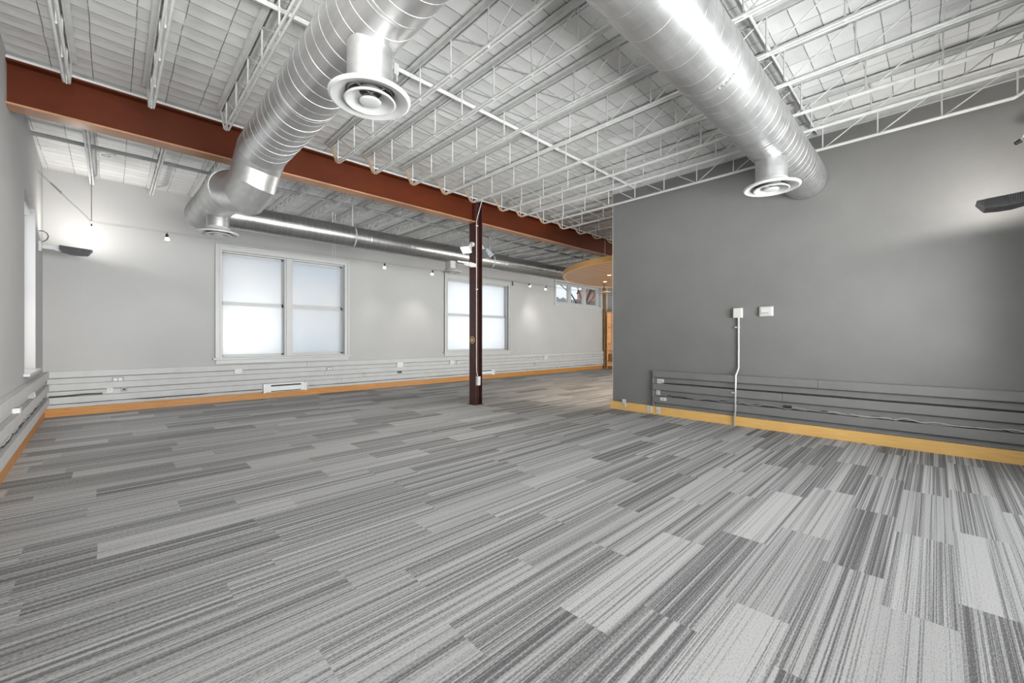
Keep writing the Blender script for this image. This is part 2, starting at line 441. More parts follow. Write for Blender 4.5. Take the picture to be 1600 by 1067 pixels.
# high window with a view out
w = thing('window_3', (11.3, 9.45, 2.42), 'narrow high window with clear panes under the round canopy', None); w['kind'] = 'structure'
b = MB().box(11.28, 14.28, 0, .03, 2.40, 2.475, F_back).box(11.28, 11.36, 0, .03, 2.475, 3.25, F_back).box(14.2, 14.28, 0, .03, 2.475, 3.25, F_back).box(11.28, 14.28, 0, .03, 3.25, 3.32, F_back)
b.build('casing', 'trim_white', w)
MB().box(11.25, 14.3, -.25, .06, 2.445, 2.475, F_back).build('window_sill', 'trim_white', w)
b = MB()
xs = [11.36, 12.31, 13.25, 14.2]
for i, x in enumerate(xs):
    hw = .09 if 0 < i < 3 else .05
    b.box(x-hw, x+hw, -.195, -.105, 2.55, 3.18, F_back)
b.box(11.36, 14.2, -.2, -.1, 2.475, 2.55, F_back).box(11.36, 14.2, -.2, -.1, 3.18, 3.25, F_back)
b.build('window_frame', 'trim_white', w)
for i in range(3): MB().box(xs[i]+.06, xs[i+1]-.06, -.155, -.149, 2.54, 3.19, F_back).build('pane', 'clear', w)
# left wall window
w = thing('window_4', tuple(F_left(7.8, 0, .8)), 'tall window in deep reveal on the left wall', None); w['kind'] = 'structure'
b = MB()
b.box(7.2, 7.24, -.2, -.11, .8, 2.93, F_left).box(8.36, 8.4, -.2, -.11, .8, 2.93, F_left)
b.box(7.2, 8.4, -.2, -.11, 2.88, 2.93, F_left).box(7.2, 8.4, -.2, -.11, .8, .85, F_left).box(7.24, 8.36, -.18, -.12, 1.84, 1.89, F_left)
b.build('window_frame', 'trim_white', w)
MB().box(7.24, 8.36, -.155, -.149, .85, 2.88, F_left).build('pane', 'frosted', w)
MB().box(7.1, 8.62, -.12, .05, .775, .805, F_left).build('window_sill', 'trim_white', w)
MB().tube([F_left(7.25, -.07, 2.86), F_left(8.35, -.07, 2.86)], .035, 12).build('blind_roll', 'trim_white', w, smooth=True)

# ------------------------------------------------------------------ painted wiring boards along the walls
def raceway(fr, s0, s1, joints, mat, label, loc, cablegap, ret=True):
    t = thing('wall_raceway', loc, label, 'raceway', 'wiring boards along the walls')
    fd = cablegap
    for z0, z1 in ((.135, .188), (.305, .386), (.505, .586)):
        MB().box(s0, s1, 0.001, fd, z0, z1, fr).build('filler_board', mat, t)
    for k, (z0, z1) in enumerate(((.60, .70), (.40, .50), (.20, .30))):
        js = [s0]+[j+.37*k for j in joints if s0 < j+.37*k < s1]+[s1]
        b = MB()
        for a, c in zip(js, js[1:]): b.box(a+.0015, c-.0015, .045, .070, z0, z1, fr).box(a+.0015, c-.0015, .001, .045, z0+.085, z1, fr)
        b.build('rail', mat, t, bevel=.003)
    return t
rw_b = raceway(F_back, -.70, 14.3, [3.0, 6.6, 10.3], 'rail_white', 'white painted three-board raceway running under the windows of the long back wall', (6.8, 9.44, .13), .05)
rw_l = raceway(F_left, -.9, 9.37, [2.2, 6.55], 'rail_white', 'white painted three-board raceway on the left wall beside the tall window', tuple(F_left(4.2, .01, .13)), .02)
rw_r = raceway(F_right, -.93, 3.13, [1.0], 'rail_grey', 'dark grey painted three-board raceway on the grey wall', (6.21, 1.1, .13), .02)
b = MB().box(6.165, 6.2185, 3.13, 3.142, .135, .70); b.build('end_cap', 'rail_grey', rw_r)

def wavy(fr, s0, s1, d, z, amp, r, seed, step=.09):
    rnd = random.Random(seed); p = []; s = s0
    while s < s1:
        p.append(fr(s, d+rnd.uniform(-.006, .006), z+rnd.uniform(-amp, amp))); s += step*rnd.uniform(.6, 1.4)
    p.append(fr(s1, d, z)); return MB().tube(p, r, 6)
GC = 'cables lying in the wiring boards'
tag(wavy(F_back, -.66, 2.15, .062, .194, .010, .0075, 1, .3).build('cable', 'dark_plastic', smooth=True), 'dark cable along the bottom groove of the back wall, corner to first heater', 'cable')
tag(wavy(F_back, 3.05, 7.5, .062, .194, .008, .0075, 2, .4).build('cable', 'dark_plastic', smooth=True), 'dark cable along the bottom groove of the back wall between the two heaters', 'cable')
tag(wavy(F_back, 8.45, 14.2, .062, .194, .008, .0075, 3, .4).build('cable', 'dark_plastic', smooth=True), 'dark cable along the bottom groove of the back wall, right of the column', 'cable')
tag(wavy(F_back, -.68, -.1, .064, .322, .008, .012, 4, .2).build('cable', 'dark_plastic', smooth=True), 'short dark cable end in the back left corner raceway', 'cable')
tag(wavy(F_left, 3.0, 9.2, .030, .318, .012, .010, 5, .12).build('cable', 'dark_plastic', smooth=True), 'dark tangled cable in the lower groove of the left wall raceway', 'cable')
tag(wavy(F_left, 5.0, 8.9, .034, .340, .012, .006, 6, .1).build('cable', 'white_plastic', smooth=True), 'pale cable tangled over the dark one on the left wall raceway', 'cable')
tag(wavy(F_right, -.85, 3.0, .028, .512, .003, .007, 7, .5).build('cable', 'dark_plastic', smooth=True), 'straight dark cable in the upper groove of the grey wall raceway', 'cable')
tag(wavy(F_right, -.85, 2.9, .026, .315, .012, .007, 8, .08).build('cable', 'dark_plastic', smooth=True), 'black wavy cable in the lower groove of the grey wall raceway', 'cable')
tag(wavy(F_right, -.85, 2.6, .034, .318, .013, .0055, 9, .07).build('cable', 'grey_plastic', smooth=True), 'grey wavy cable in the lower groove of the grey wall raceway', 'cable')
tag(wavy(F_right, -.6, .9, .040, .325, .014, .004, 10, .09).build('cable', 'white_plastic', smooth=True), 'thin pale cable on the right part of the grey wall raceway', 'cable')
pl = thing('power_plug', tuple(F_right(1.32, .04, .325)), 'black power plug lying among cables on the grey wall raceway', 'plug')
MB().box(1.27, 1.36, .02, .05, .322, .350, F_right).build('plug_body', 'dark_plastic', pl, bevel=.005)
MB().tube([F_right(1.27, .035, .335), F_right(1.2, .04, .33), F_right(1.12, .03, .322)], .008, 8).build('plug_lead', 'grey_plastic', pl, smooth=True)

# ------------------------------------------------------------------ outlets
def outlet(fr, s, z, label, d=.055, w=.07, h=.11, mat='ivory_plastic', cat='outlet', holes=2, horiz=False, name='wall_outlet', thick=.008, group=None):
    if horiz: w, h = h, w
    t = thing(name, tuple(fr(s, d, z-h/2)), label, cat, group)
    MB().box(s-w/2, s+w/2, d, d+thick, z-h/2, z+h/2, fr).build('cover_plate', mat, t, bevel=.003)
    for k in range(holes):
        o = (k-(holes-1)/2)*.042 if holes > 1 else 0
        cs, cz = (s+o, z) if horiz else (s, z+o)
        r = MB().box(cs-.016, cs+.016, d+thick, d+thick+.003, cz-.014, cz+.014, fr).build('receptacle', 'white_plastic' if mat != 'grey_plastic' else 'dark_plastic', t)
        MB().box(cs-.009, cs-.005, d+thick+.003, d+thick+.0038, cz-.007, cz+.007, fr).box(cs+.005, cs+.009, d+thick+.003, d+thick+.0038, cz-.007, cz+.007, fr).build('slots', 'slot', r)
    return t
def box_outlet(fr, s, z, label, w, h, dep, mat='white_plastic', holes=0, cat='outlet box', name='outlet_box', d0=.012):
    t = thing(name, tuple(fr(s, d0, z-h/2)), label, cat)
    MB().box(s-w/2, s+w/2, d0, d0+dep, z-h/2, z+h/2, fr).build('housing', mat, t, bevel=.004)
    for k in range(holes):
        o = (k-(holes-1)/2)*w*.42
        MB().box(s+o-w*.16, s+o+w*.16, d0+dep, d0+dep+.004, z-h*.3, z+h*.3, fr).build('receptacle', 'ivory_plastic' if mat == 'grey_plastic' else 'grey_plastic', t)
    return t
# back wall, left to right
box_outlet(F_back, .08, .535, 'grey metal twin outlet in the back wall upper groove nearest the left corner', .14, .075, .05, 'grey_plastic', 2)
outlet(F_back, -.015, .365, 'pale data socket, left of the pair in the middle groove near the left corner', d=.051, w=.075, h=.078, holes=1)
outlet(F_back, .155, .365, 'grey data socket, right of the pair in the middle groove near the left corner', d=.051, w=.075, h=.078, holes=1, mat='grey_plastic')
box_outlet(F_back, 1.76, .575, 'white surface box under the left end of the wide double window', .13, .10, .065)
box_outlet(F_back, 3.48, .535, 'small grey twin outlet under the right end of the wide double window', .13, .065, .05, 'grey_plastic', 2)
box_outlet(F_back, 4.28, .345, 'dark single socket in the middle groove right of the wide double window', .06, .085, .04, 'grey_plastic', 1)
box_outlet(F_back, 5.20, .555, 'white surface box on the upper groove, left of the window behind the column', .17, .13, .065)
box_outlet(F_back, 5.20, .37, 'small dark socket below the white surface box, left of the column', .12, .07, .045, 'dark_plastic', 0)
box_outlet(F_back, 6.80, .555, 'white surface box directly left of the column on the back wall', .15, .11, .065)
box_outlet(F_back, 7.02, .54, 'grey outlet beside the white box directly left of the column', .10, .09, .05, 'grey_plastic', 2)
box_outlet(F_back, 9.95, .53, 'small grey outlet right of the window behind the column', .16, .07, .05, 'grey_plastic', 2)
box_outlet(F_back, 10.22, .35, 'small grey socket in the middle groove right of the column', .11, .08, .05, 'grey_plastic', 1)
box_outlet(F_back, 10.75, .56, 'white surface box below the left end of the high clear window', .17, .12, .065)
box_outlet(F_back, 11.5, .205, 'tiny dark socket on the lowest board below the high clear window', .12, .06, .055, 'grey_plastic', 1)
box_outlet(F_back, 13.65, .54, 'grey twin outlet at the far right end of the back wall', .2, .07, .05, 'grey_plastic', 2)
box_outlet(F_back, 13.2, .235, 'small grey socket on the lowest board at the far right of the back wall', .16, .05, .058, 'grey_plastic', 1)
# left wall
box_outlet(F_left, 7.35, .545, 'white metal outlet box in the left wall raceway under the tall window', .09, .08, .055, 'grey_plastic', 1)
box_outlet(F_left, 6.1, .50, 'white outlet box in the left wall raceway at the left edge of the photo', .12, .09, .055, 'white_plastic', 1)
# grey wall
outlet(F_right, 3.02, .535, 'horizontal ivory outlet at the top left of the grey raceway', d=.021, horiz=True)
outlet(F_right, 3.06, .355, 'upright ivory outlet below the horizontal one on the grey raceway', d=.021, w=.065, h=.08)
outlet(F_right, 2.95, .265, 'horizontal ivory data plate on the lowest grey board', d=.071, horiz=True, w=.05, h=.10, holes=1)
outlet(F_right, 3.655, .155, 'small ivory box sitting on top of the light baseboard near the grey wall corner', d=.021, w=.06, h=.06, holes=0, thick=.03, cat='outlet box')
outlet(F_right, 3.66, .085, 'ivory phone jack set into the light baseboard near the grey wall corner', d=.021, w=.08, h=.055, holes=1)
outlet(F_right, 3.20, .075, 'ivory outlet on the light baseboard, left of the pair at the raceway end', d=.021, w=.08, h=.10)
outlet(F_right, 3.06, .072, 'ivory data outlet on the light baseboard, right of the pair at the raceway end', d=.021, w=.07, h=.10, holes=1)

# junction box with conduit and thermostat
jb = thing('junction_box', (6.2, 1.90, 1.49), 'square ivory junction box on the grey wall above a vertical conduit', 'junction box')
MB().box(1.845, 1.955, .001, .055, 1.49, 1.625, F_right).build('housing', 'ivory_plastic', jb, bevel=.004)
MB().box(1.85, 1.95, .055, .06, 1.495, 1.62, F_right).build('cover_plate', 'ivory_plastic', jb, bevel=.002)
MB().tube([F_right(1.9, .06, 1.557), F_right(1.9, .063, 1.557)], .004, 8).build('screw', 'grey_plastic', jb)
cd = thing('conduit', (6.19, 1.90, 0.0), 'pale vertical conduit running from junction box down across the grey raceway', 'conduit')
MB().tube([F_right(1.895, .022, 1.49), F_right(1.895, .022, .80), F_right(1.905, .045, .745), F_right(1.915, .075, .70), F_right(1.92, .075, .20), F_right(1.935, .055, .14), F_right(1.945, .04, .10), F_right(1.945, .035, 0)], .0125, 12).build('pipe', 'conduit', cd, smooth=True)
for z, s in ((1.36, 1.895), (.46, 1.92)):
    dd = .022 if z > 1 else .075
    MB().box(s-.015, s+.045, dd-.014, dd+.015, z-.009, z+.009, F_right).build('strap', 'conduit', cd)
th = thing('thermostat', (6.21, 1.56, 1.50), 'white rectangular thermostat with small display on the grey wall', 'thermostat')
MB().box(1.48, 1.645, .001, .03, 1.497, 1.63, F_right).build('housing', 'white_plastic', th, bevel=.012)
MB().box(1.50, 1.625, .03, .036, 1.51, 1.615, F_right).build('bezel', 'white_plastic', th, bevel=.003)
MB().box(1.53, 1.615, .036, .038, 1.535, 1.60, F_right).build('display', 'ivory_plastic', th)
MB().box(1.53, 1.615, .038, .0395, 1.537, 1.548, F_right).build('button', 'grey_plastic', th)

# ------------------------------------------------------------------ baseboard heaters
def heater(s0, s1, label):
    t = thing('baseboard_heater', ((s0+s1)/2, 9.4, .12), label, 'heater', 'electric baseboard heaters')
    z0, z1 = .115, .295; d = .056
    MB().poly_prism([F_back(s0, 0.056, z0), F_back(s0, .115, z0+.01), F_back(s0, .12, z0+.12), F_back(s0, .09, z1), F_back(s0, 0.056, z1)],
                    [F_back(s1, 0.056, z0), F_back(s1, .115, z0+.01), F_back(s1, .12, z0+.12), F_back(s1, .09, z1), F_back(s1, 0.056, z1)]).build('housing', 'heater', t)
    MB().box(s0+.13, s1-.11, .09, .1225, z1-.055, z1-.028, F_back).build('top_grille', 'slot', t)
    MB().box(s0+.13, s1-.11, .09, .121, z0+.018, z0+.034, F_back).build('bottom_grille', 'slot', t)
    for a, c in ((s0-.004, s0+.03), (s1-.03, s1+.004)):
        MB().box(a, c, .056, .124, z0-.002, z1+.002, F_back).build('end_cap', 'heater', t, bevel=.002)
heater(2.18, 2.98, 'white baseboard heater under the wide double window')
heater(7.45, 8.33, 'white baseboard heater partly hidden behind the steel column')

# ------------------------------------------------------------------ beam and column
bm_ = thing('steel_beam', (7, 5.9, 3.315), 'rust red steel I-beam spanning the ceiling over the column', 'beam')
yc = 5.90
for i, (a, c) in enumerate(((-.69, 4.73), (4.89, 14.69))):
    b = MB().box(a, c, yc-.006, yc+.006, 3.33, 3.712)
    b.build('web', 'beam', bm_)
    MB().box(a, c, yc-.09, yc+.09, 3.709, 3.727).build('top_flange', 'beam', bm_)
    MB().box(a, c, yc-.09, yc+.09, 3.315, 3.333).build('bottom_flange', 'beam_flange', bm_)
col = thing('steel_column', (4.81, yc, 0), 'dark brown steel H-column standing on the carpet in mid-room', 'column')
MB().box(4.73, 4.742, yc-.09, yc+.09, 0.012, 3.727).box(4.878, 4.89, yc-.09, yc+.09, 0.012, 3.727).box(4.742, 4.878, yc-.005, yc+.005, .012, 3.727).build('shaft', 'column', col)
MB().box(4.71, 4.91, yc-.11, yc+.11, 0, .012).build('base_plate', 'column', col)
for sx in (4.722, 4.898):
    x0, x1 = (4.722, 4.730) if sx < 4.8 else (4.890, 4.898)
    MB().box(x0, x1, yc-.075, yc+.075, 3.34, 3.70).build('end_plate', 'column', col)
    for z in (3.38, 3.46, 3.54, 3.62):
        for dy in (-.05,):
            b = MB(); xx = x0-.012 if sx < 4.8 else x1
            b.tube([(xx, yc+dy, z), (xx+.012, yc+dy, z)], .016, 6).build('bolt', 'bolt', col)
for z in (3.38, 3.46, 3.54, 3.62):
    MB().tube([(4.765, yc-.091, z), (4.765, yc-.078, z)], .013, 6).build('bolt', 'bolt', col)
struct(MB().box(-.69, 14.69, yc-.075, yc+.075, 3.727, 3.757).build('trim_3', 'steel_white'))
# conduit on the column, switch box, brass rosette
cc = thing('conduit', (4.74, 5.79, .5), 'thin white conduit running down the steel column to a small box', 'conduit')
MB().tube([(4.865, 5.79, 3.735), (4.76, 5.795, 3.40), (4.742, 5.797, 3.33), (4.742, 5.797, .62), (4.758, 5.795, .57), (4.76, 5.795, .52)], .007, 8).build('pipe', 'ivory_plastic', cc, smooth=True)
for z in (3.25, 2.1): MB().box(4.73, 4.768, 5.785, 5.8095, z-.008, z+.008).build('strap', 'ivory_plastic', cc)
sb = thing('switch_box', (4.765, 5.79, .36), 'small white switch box low on the steel column', 'switch')
MB().box(4.735, 4.802, 5.755, 5.809, .36, .52).build('housing', 'white_plastic', sb, bevel=.004)
MB().box(4.762, 4.776, 5.748, 5.755, .42, .455).build('toggle', 'ivory_plastic', sb)
ro = thing('rosette', (4.72, 5.9, 1.10), 'round brass wheel-shaped ornament fixed to the steel column', 'ornament')
b = MB(); cx, cyy, cz = 4.722, 5.895, 1.183
for k in range(24):
    a0, a1 = 2*PI*k/24, 2*PI*(k+1)/24
    b.tube([(cx, cyy+.06*math.cos(a0), cz+.06*math.sin(a0)), (cx, cyy+.06*math.cos(a1), cz+.06*math.sin(a1))], .007, 6)
b.build('rim', 'brass', ro)
b = MB()
for k in range(8):
    a0 = 2*PI*k/8; b.tube([(cx, cyy, cz), (cx, cyy+.056*math.cos(a0), cz+.056*math.sin(a0))], .004, 6)
b.build('spokes', 'brass', ro)
MB().tube([(cx-.008, cyy, cz), (cx+.006, cyy, cz)], .018, 16).build('hub', 'ivory_plastic', ro)

# ------------------------------------------------------------------ steel joists
XF = [-.28, .28, .89, 1.49, 2.08, 2.57, 3.16, 3.72, 4.27, 4.93, 5.40, 6.04, 6.62, 7.2, 7.8, 8.4, 9.0]
def joist(name, xs0, y_lo, y_hi, zb, zt, panels, warren, tipmat):
    t = thing(name, (0, (y_lo+y_hi)/2, zb), None, None)
    O = ORG[t.name]
    b = MB()
    for s in (-1, 1):
        b.box(s*.010, s*.052, y_lo-.30, y_hi+.30, zt-.008, zt)
        b.box(s*.010, s*.017, y_lo-.30, y_hi+.30, zt-.045, zt)
    b.build('top_chord', 'steel_white', t)
    b = MB()
    for s in (-1, 1): b.tube([(s*.017, y_lo+.10, zb+.004), (s*.017, y_hi-.10, zb+.004)], .0105, 8)
    b.build('bottom_chord', 'steel_white', t, smooth=True)
    for e, yy in ((1, y_hi), (-1, y_lo)):
        b = MB()
        for s in (-1, 1):
            b.tube([(s*.017, yy-e*.10, zb+.004), (s*.016, yy-e*.02, zb+.004), (s*.014, yy+e*.03, zb+.03), (s*.012, yy+e*.20, zt-.07), (s*.012, yy+e*.28, zt-.03)], .0105, 8)
        b.build('end_bar', tipmat if e > 0 else 'steel_white', t, smooth=True)
    n = panels; st = (y_hi-y_lo)/n; mid = (y_lo+y_hi)/2
    if not warren:
        vb = None
        for k in range(n+1):
            y = y_lo+st*k
            if vb is None:
                vb = MB().tube([(0, y, zb), (0, y, zt-.01)], .0075, 6).build('upright_bar', 'steel_white', t, smooth=True); y00 = y
            else:
                c = vb.copy(); COL.objects.link(c); c.parent = t; c.location = (0, y-y00, 0)
        for sgn in (-1, 1):
            db = None
            for k in range(n//2):
                # foot at panel point nearer mid, top one panel outwards
                yf = mid+sgn*st*k if n % 2 == 0 else mid+sgn*(st*k+st/2)
                if abs(yf-mid) > (y_hi-y_lo)/2-.3: continue
                if db is None:
                    db = MB().tube([(0, yf, zb), (0, yf+sgn*st, zt-.02)], .0065, 6).build('diagonal_bar', 'steel_white', t, smooth=True); yd = yf
                else:
                    c = db.copy(); COL.objects.link(c); c.parent = t; c.location = (0, yf-yd, 0)
    else:
        for sgn in (-1, 1):
            db = None
            for k in range(n):
                ym = y_lo+st*(k+.5); 
                if db is None:
                    db = MB().tube([(0, ym, zt-.01), (0, ym+sgn*st/2, zb)], .006, 6).build('diagonal_bar', 'steel_white', t, smooth=True); yd = ym
                else:
                    c = db.copy(); COL.objects.link(c); c.parent = t; c.location = (0, ym-yd, 0)
    return t
zt = 3.785
jw = joist('steel_joist', 0, -.53, 5.33, 3.445, zt, 12, False, 'steel_white')
jb_ = joist('steel_joist', 0, -.53, 5.33, 3.445, zt, 12, False, 'steel_beige')
kw, kb = kids(jw), kids(jb_)
ordn = ['first', 'second', 'third', 'fourth', 'fifth', 'sixth', 'seventh', 'eighth', 'ninth', 'tenth', 'eleventh', 'twelfth', 'thirteenth', 'fourteenth', 'fifteenth', 'sixteenth', 'seventeenth', 'eighteenth', 'nineteenth', 'twentieth', 'twenty-first', 'twenty-second', 'twenty-third', 'twenty-fourth', 'twenty-fifth', 'twenty-sixth']
firstw = firstb = True
for i, x in enumerate(XF):
    if x < 1.8:
        o = jw if firstw else copy_tree(jw, None, kw); firstw = False
    else:
        o = jb_ if firstb else copy_tree(jb_, None, kb); firstb = False
    o.location.x = x
    tip = 'white-ended' if x < 1.8 else 'beige-ended'
    tag(o, '%s open-web ceiling joist in front of the red beam, %s from the left wall' % (tip, ordn[i]), 'joist', 'white steel joists in front of the beam')
jj = joist('steel_joist', 0, 6.30, 9.10, 3.585, zt, 10, True, 'steel_white')
kj = kids(jj)
XB = [-.21, .48]+[1.08+.6*i for i in range(22)]
for i, x in enumerate(XB):
    o = jj if i == 0 else copy_tree(jj, None, kj)
    o.location.x = x
    tag(o, 'shallow white open-web ceiling joist behind the red beam, %s from the left wall' % ordn[i], 'joist', 'white steel joists behind the beam')
# bridging angles
def bridging(y, x0, x1, z, mat, label):
    t = MB().box(x0, x1, y, y+.05, z-.005, z+.001).box(x0, x1, y, y+.006, z-.045, z)
    tag(t.build('bridging_angle', mat), label, 'bridging bar')
bridging(3.47, -.69, 6.18, 3.725, 'steel_white', 'white steel angle crossing the joists, leading to the grey wall')
bridging(1.00, -.69, 6.18, 3.725, 'steel_white', 'white steel angle crossing the joists close to the round grey-wall duct')
bridging(7.58, -.7, 14.6, 3.70, 'steel_grey', 'grey steel angle crossing the shallow joists behind the red beam')

# ------------------------------------------------------------------ ducts
def arc(p0, p1, p2, n=6):
    p0, p1, p2 = V(p0), V(p1), V(p2)
    return [((1-t)**2*p0+2*t*(1-t)*p1+t*t*p2) for t in [i/n for i in range(n+1)]]
def helix(c0, c1, R, pitch, r=.003, n=40):
    c0, c1 = V(c0), V(c1); L = (c1-c0).length; t = (c1-c0).normalized()
    u = V((0, 0, 1)); u = (u-t*u.dot(t)).normalized(); w_ = t.cross(u)
    p = []; k = int(L/pitch*n)
    for i in range(k+1):
        a = 2*PI*i/n; p.append(c0+t*(pitch*i/n)+(u*math.cos(a)+w_*math.sin(a))*(R+r*.3))
    return p
def ring(b, c, axis, R, wd, th):
    c = V(c); ax = V(axis).normalized()
    b.tube([c-ax*wd/2, c-ax*wd/4, c+ax*wd/4, c+ax*wd/2], [R+.001, R+th, R+th, R+.001], 48)
R1 = .226
d1 = thing('round_duct', (1.14, 3, 2.95), 'large silver spiral duct rising overhead on the left, bending down under the red beam', 'duct', 'exposed silver spiral ducts')
XD, ZD = 1.14, 3.18
MB().tube(arc((1.75, 1.14, ZD), (XD, 1.14, ZD), (XD, 1.75, ZD), 6)+[(XD, 4.72, ZD)], R1, 64, cap=False).build('main_pipe', 'duct_y', d1, smooth=True)
MB().tube(helix((XD, 1.8, ZD), (XD, 4.70, ZD), R1, .125), .002, 5).build('spiral_seam', 'duct_y', d1, smooth=True)
b = MB(); ring(b, (XD, 3.55, ZD), (0, 1, 0), R1, .05, .005); b.build('coupling', 'duct_y', d1, smooth=True)
b = MB(); ring(b, (XD, 1.78, ZD), (0, 1, 0), R1, .05, .005); b.build('coupling', 'duct_y', d1, smooth=True)
# segmented elbow: gores
gp = [(XD, 4.70, ZD), (1.13, 4.90, 3.15), (1.11, 5.02, 3.02), (1.08, 5.06, 2.86), (1.03, 5.16, 2.76), (.98, 5.34, 2.80), (.95, 5.48, 2.87)]
for a in range(len(gp)-1):
    p = [V(gp[max(a-1, 0)]), V(gp[a]), V(gp[a+1]), V(gp[min(a+2, len(gp)-1)])]
MB().tube([gp[0], gp[1], gp[2], gp[3], gp[4], gp[5], gp[6]], [R1, R1, R1-.003, R1-.006, R1-.01, R1-.016, .205], 64, cap=False).build('elbow', 'duct_y', d1, smooth=True).data.set_sharp_from_angle(angle=math.radians(14))
S0, S1 = V((.95, 5.44, 2.86)), V((.95, 7.42, 2.99))
MB().tube([S0, S1], .205, 64).build('lower_pipe', 'duct_y', d1, smooth=True)
b = MB()
for k in range(26):
    c = S0+(S1-S0)*((k+.6)/26.5); ring(b, c, S1-S0, .203, .030, .011)
b.build('ribs', 'duct_y', d1, smooth=True)
# duct to the grey wall
R2 = .233
d2 = thing('round_duct', (3.9, 1.14, 2.95), 'large silver spiral duct overhead on the right, entering the grey wall', 'duct', 'exposed silver spiral ducts')
MB().tube([(1.78, 1.14, ZD), (5.55, 1.14, ZD)], R2, 64, cap=False).build('main_pipe', 'duct_x', d2, smooth=True)
MB().tube(helix((1.8, 1.14, ZD), (5.5, 1.14, ZD), R2, .125), .002, 5).build('spiral_seam', 'duct_x', d2, smooth=True)
MB().tube([(5.5, 1.14, ZD), (6.21, 1.14, ZD)], R2+.002, 64, cap=False).build('wall_sleeve', 'duct_x', d2, smooth=True)
b = MB()
for k in range(8): ring(b, (5.56+k*.085, 1.14, ZD), (1, 0, 0), R2+.001, .02, .004)
b.build('ribs', 'duct_x', d2, smooth=True)
for x in (1.80, 3.05, 4.30):
    b = MB(); ring(b, (x, 1.14, ZD), (1, 0, 0), R2, .05, .005); b.build('coupling', 'duct_x', d2, smooth=True)
for i in range(5):
    a = math.radians(200+i*7)
    b = MB(); c = V((3.06, 1.14+math.sin(a)*(R2+.005), ZD+math.cos(a)*(R2+.005))); n_ = V((0, math.sin(a), math.cos(a)))
    b.tube([c, c+n_*.008], .006, 6).build('screw', 'seam', d2)
# branch along the back
d3 = thing('round_duct', (5, 7.1, 2.8), 'slim dull silver duct running along the long back wall above the windows', 'duct', 'exposed silver spiral ducts')
R3 = .18; Y3, Z3 = 7.1, 2.98
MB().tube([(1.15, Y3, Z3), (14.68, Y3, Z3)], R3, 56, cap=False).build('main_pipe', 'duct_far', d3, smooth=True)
MB().tube(helix((1.2, Y3, Z3), (14.6, Y3, Z3), R3, .09, n=20), .0016, 4).build('spiral_seam', 'seam', d3, smooth=True)
for x in (3.3, 6.6, 9.4):
    b = MB(); ring(b, (x, Y3, Z3), (1, 0, 0), R3, .03, .004); b.build('coupling', 'duct_far', d3, smooth=True)
for x in (3.02, 6.2, 9.75, 12.9):
    b = MB(); ring(b, (x, Y3, Z3), (1, 0, 0), R3, .025, .003)
    b.box(x-.012, x+.012, Y3-.003, Y3+.003, Z3+R3, 3.79); b.build('hanger_strap', 'steel_grey', d3, smooth=False)
for (x, y) in ((1.14, 2.1), (1.14, 4.0)):
    b = MB(); ring(b, (x, y, ZD), (0, 1, 0), R1, .025, .004)
    b.box(x-.003, x+.003, y-.012, y+.012, ZD+R1, 3.79); b.build('hanger_strap', 'seam', d1)
for x in (2.3, 4.62):
    b = MB(); b.box(x-.012, x+.012, 1.137, 1.143, ZD+R2-.01, 3.79); b.build('hanger_strap', 'seam', d2)

def diffuser(cx, cy, zf, ztop, s, label):
    t = thing('air_diffuser', (cx, cy, zf), label, 'air diffuser', 'round ceiling air diffusers'); c = (cx, cy, zf)
    MB().lathe([(.145*s, .03), (.145*s, ztop-zf)], c, 48).build('collar', 'duct_x', t, smooth=True)
    MB().lathe([(.145*s, .07), (.160*s, .045*s), (.195*s, .012), (.245*s, .0), (.258*s, .006), (.262*s, .018), (.250*s, .022), (.205*s, .03), (.165*s, .06), (.148*s, .085)], c, 64, closed=True).build('outer_cone', 'diffuser_white', t, smooth=True)
    MB().lathe([(.07*s, .055*s), (.085*s, .03*s), (.115*s, .004), (.155*s, -.012), (.165*s, -.008), (.160*s, .0), (.12*s, .014), (.095*s, .042*s), (.080*s, .066*s)], c, 64, closed=True).build('inner_cone', 'diffuser_white', t, smooth=True)
    MB().lathe([(0, -.014), (.045*s, -.016), (.066*s, -.012), (.070*s, -.004), (.05*s, .008), (0, .012)], c, 48).build('centre_disc', 'diffuser_white', t, smooth=True)
    MB().lathe([(0, .09), (.138*s, .09)], c, 48).build('throat', 'diffuser_in', t)
    b = MB()
    for a in (.4, .4+PI/2):
        dx, dy = math.cos(a)*.14*s, math.sin(a)*.14*s
        b.tube([(cx-dx, cy-dy, zf+.05), (cx+dx, cy+dy, zf+.05)], .006, 6)
    b.tube([(cx, cy, zf), (cx, cy, zf+.085)], .01, 8)
    b.build('bracket', 'seam', t)
    return t
f1 = diffuser(1.14, 2.42, 2.66, 2.985, .92, 'nearest round white diffuser hanging from the left overhead duct')
MB().box(1.268, 1.30, 2.36, 2.37, 2.86, 2.93).tube([(1.29, 2.365, 2.86), (1.29, 2.365, 2.82)], .006, 6).build('damper_handle', 'seam', f1)
diffuser(4.70, 1.14, 2.69, 2.97, .95, 'round white diffuser under the right duct in front of the grey wall')
diffuser(.955, 6.23, 2.50, 2.74, .83, 'round diffuser below the duct bend beyond the red beam')
diffuser(5.12, 7.1, 2.595, 2.825, .82, 'small far round diffuser just left of the column under the slim duct')

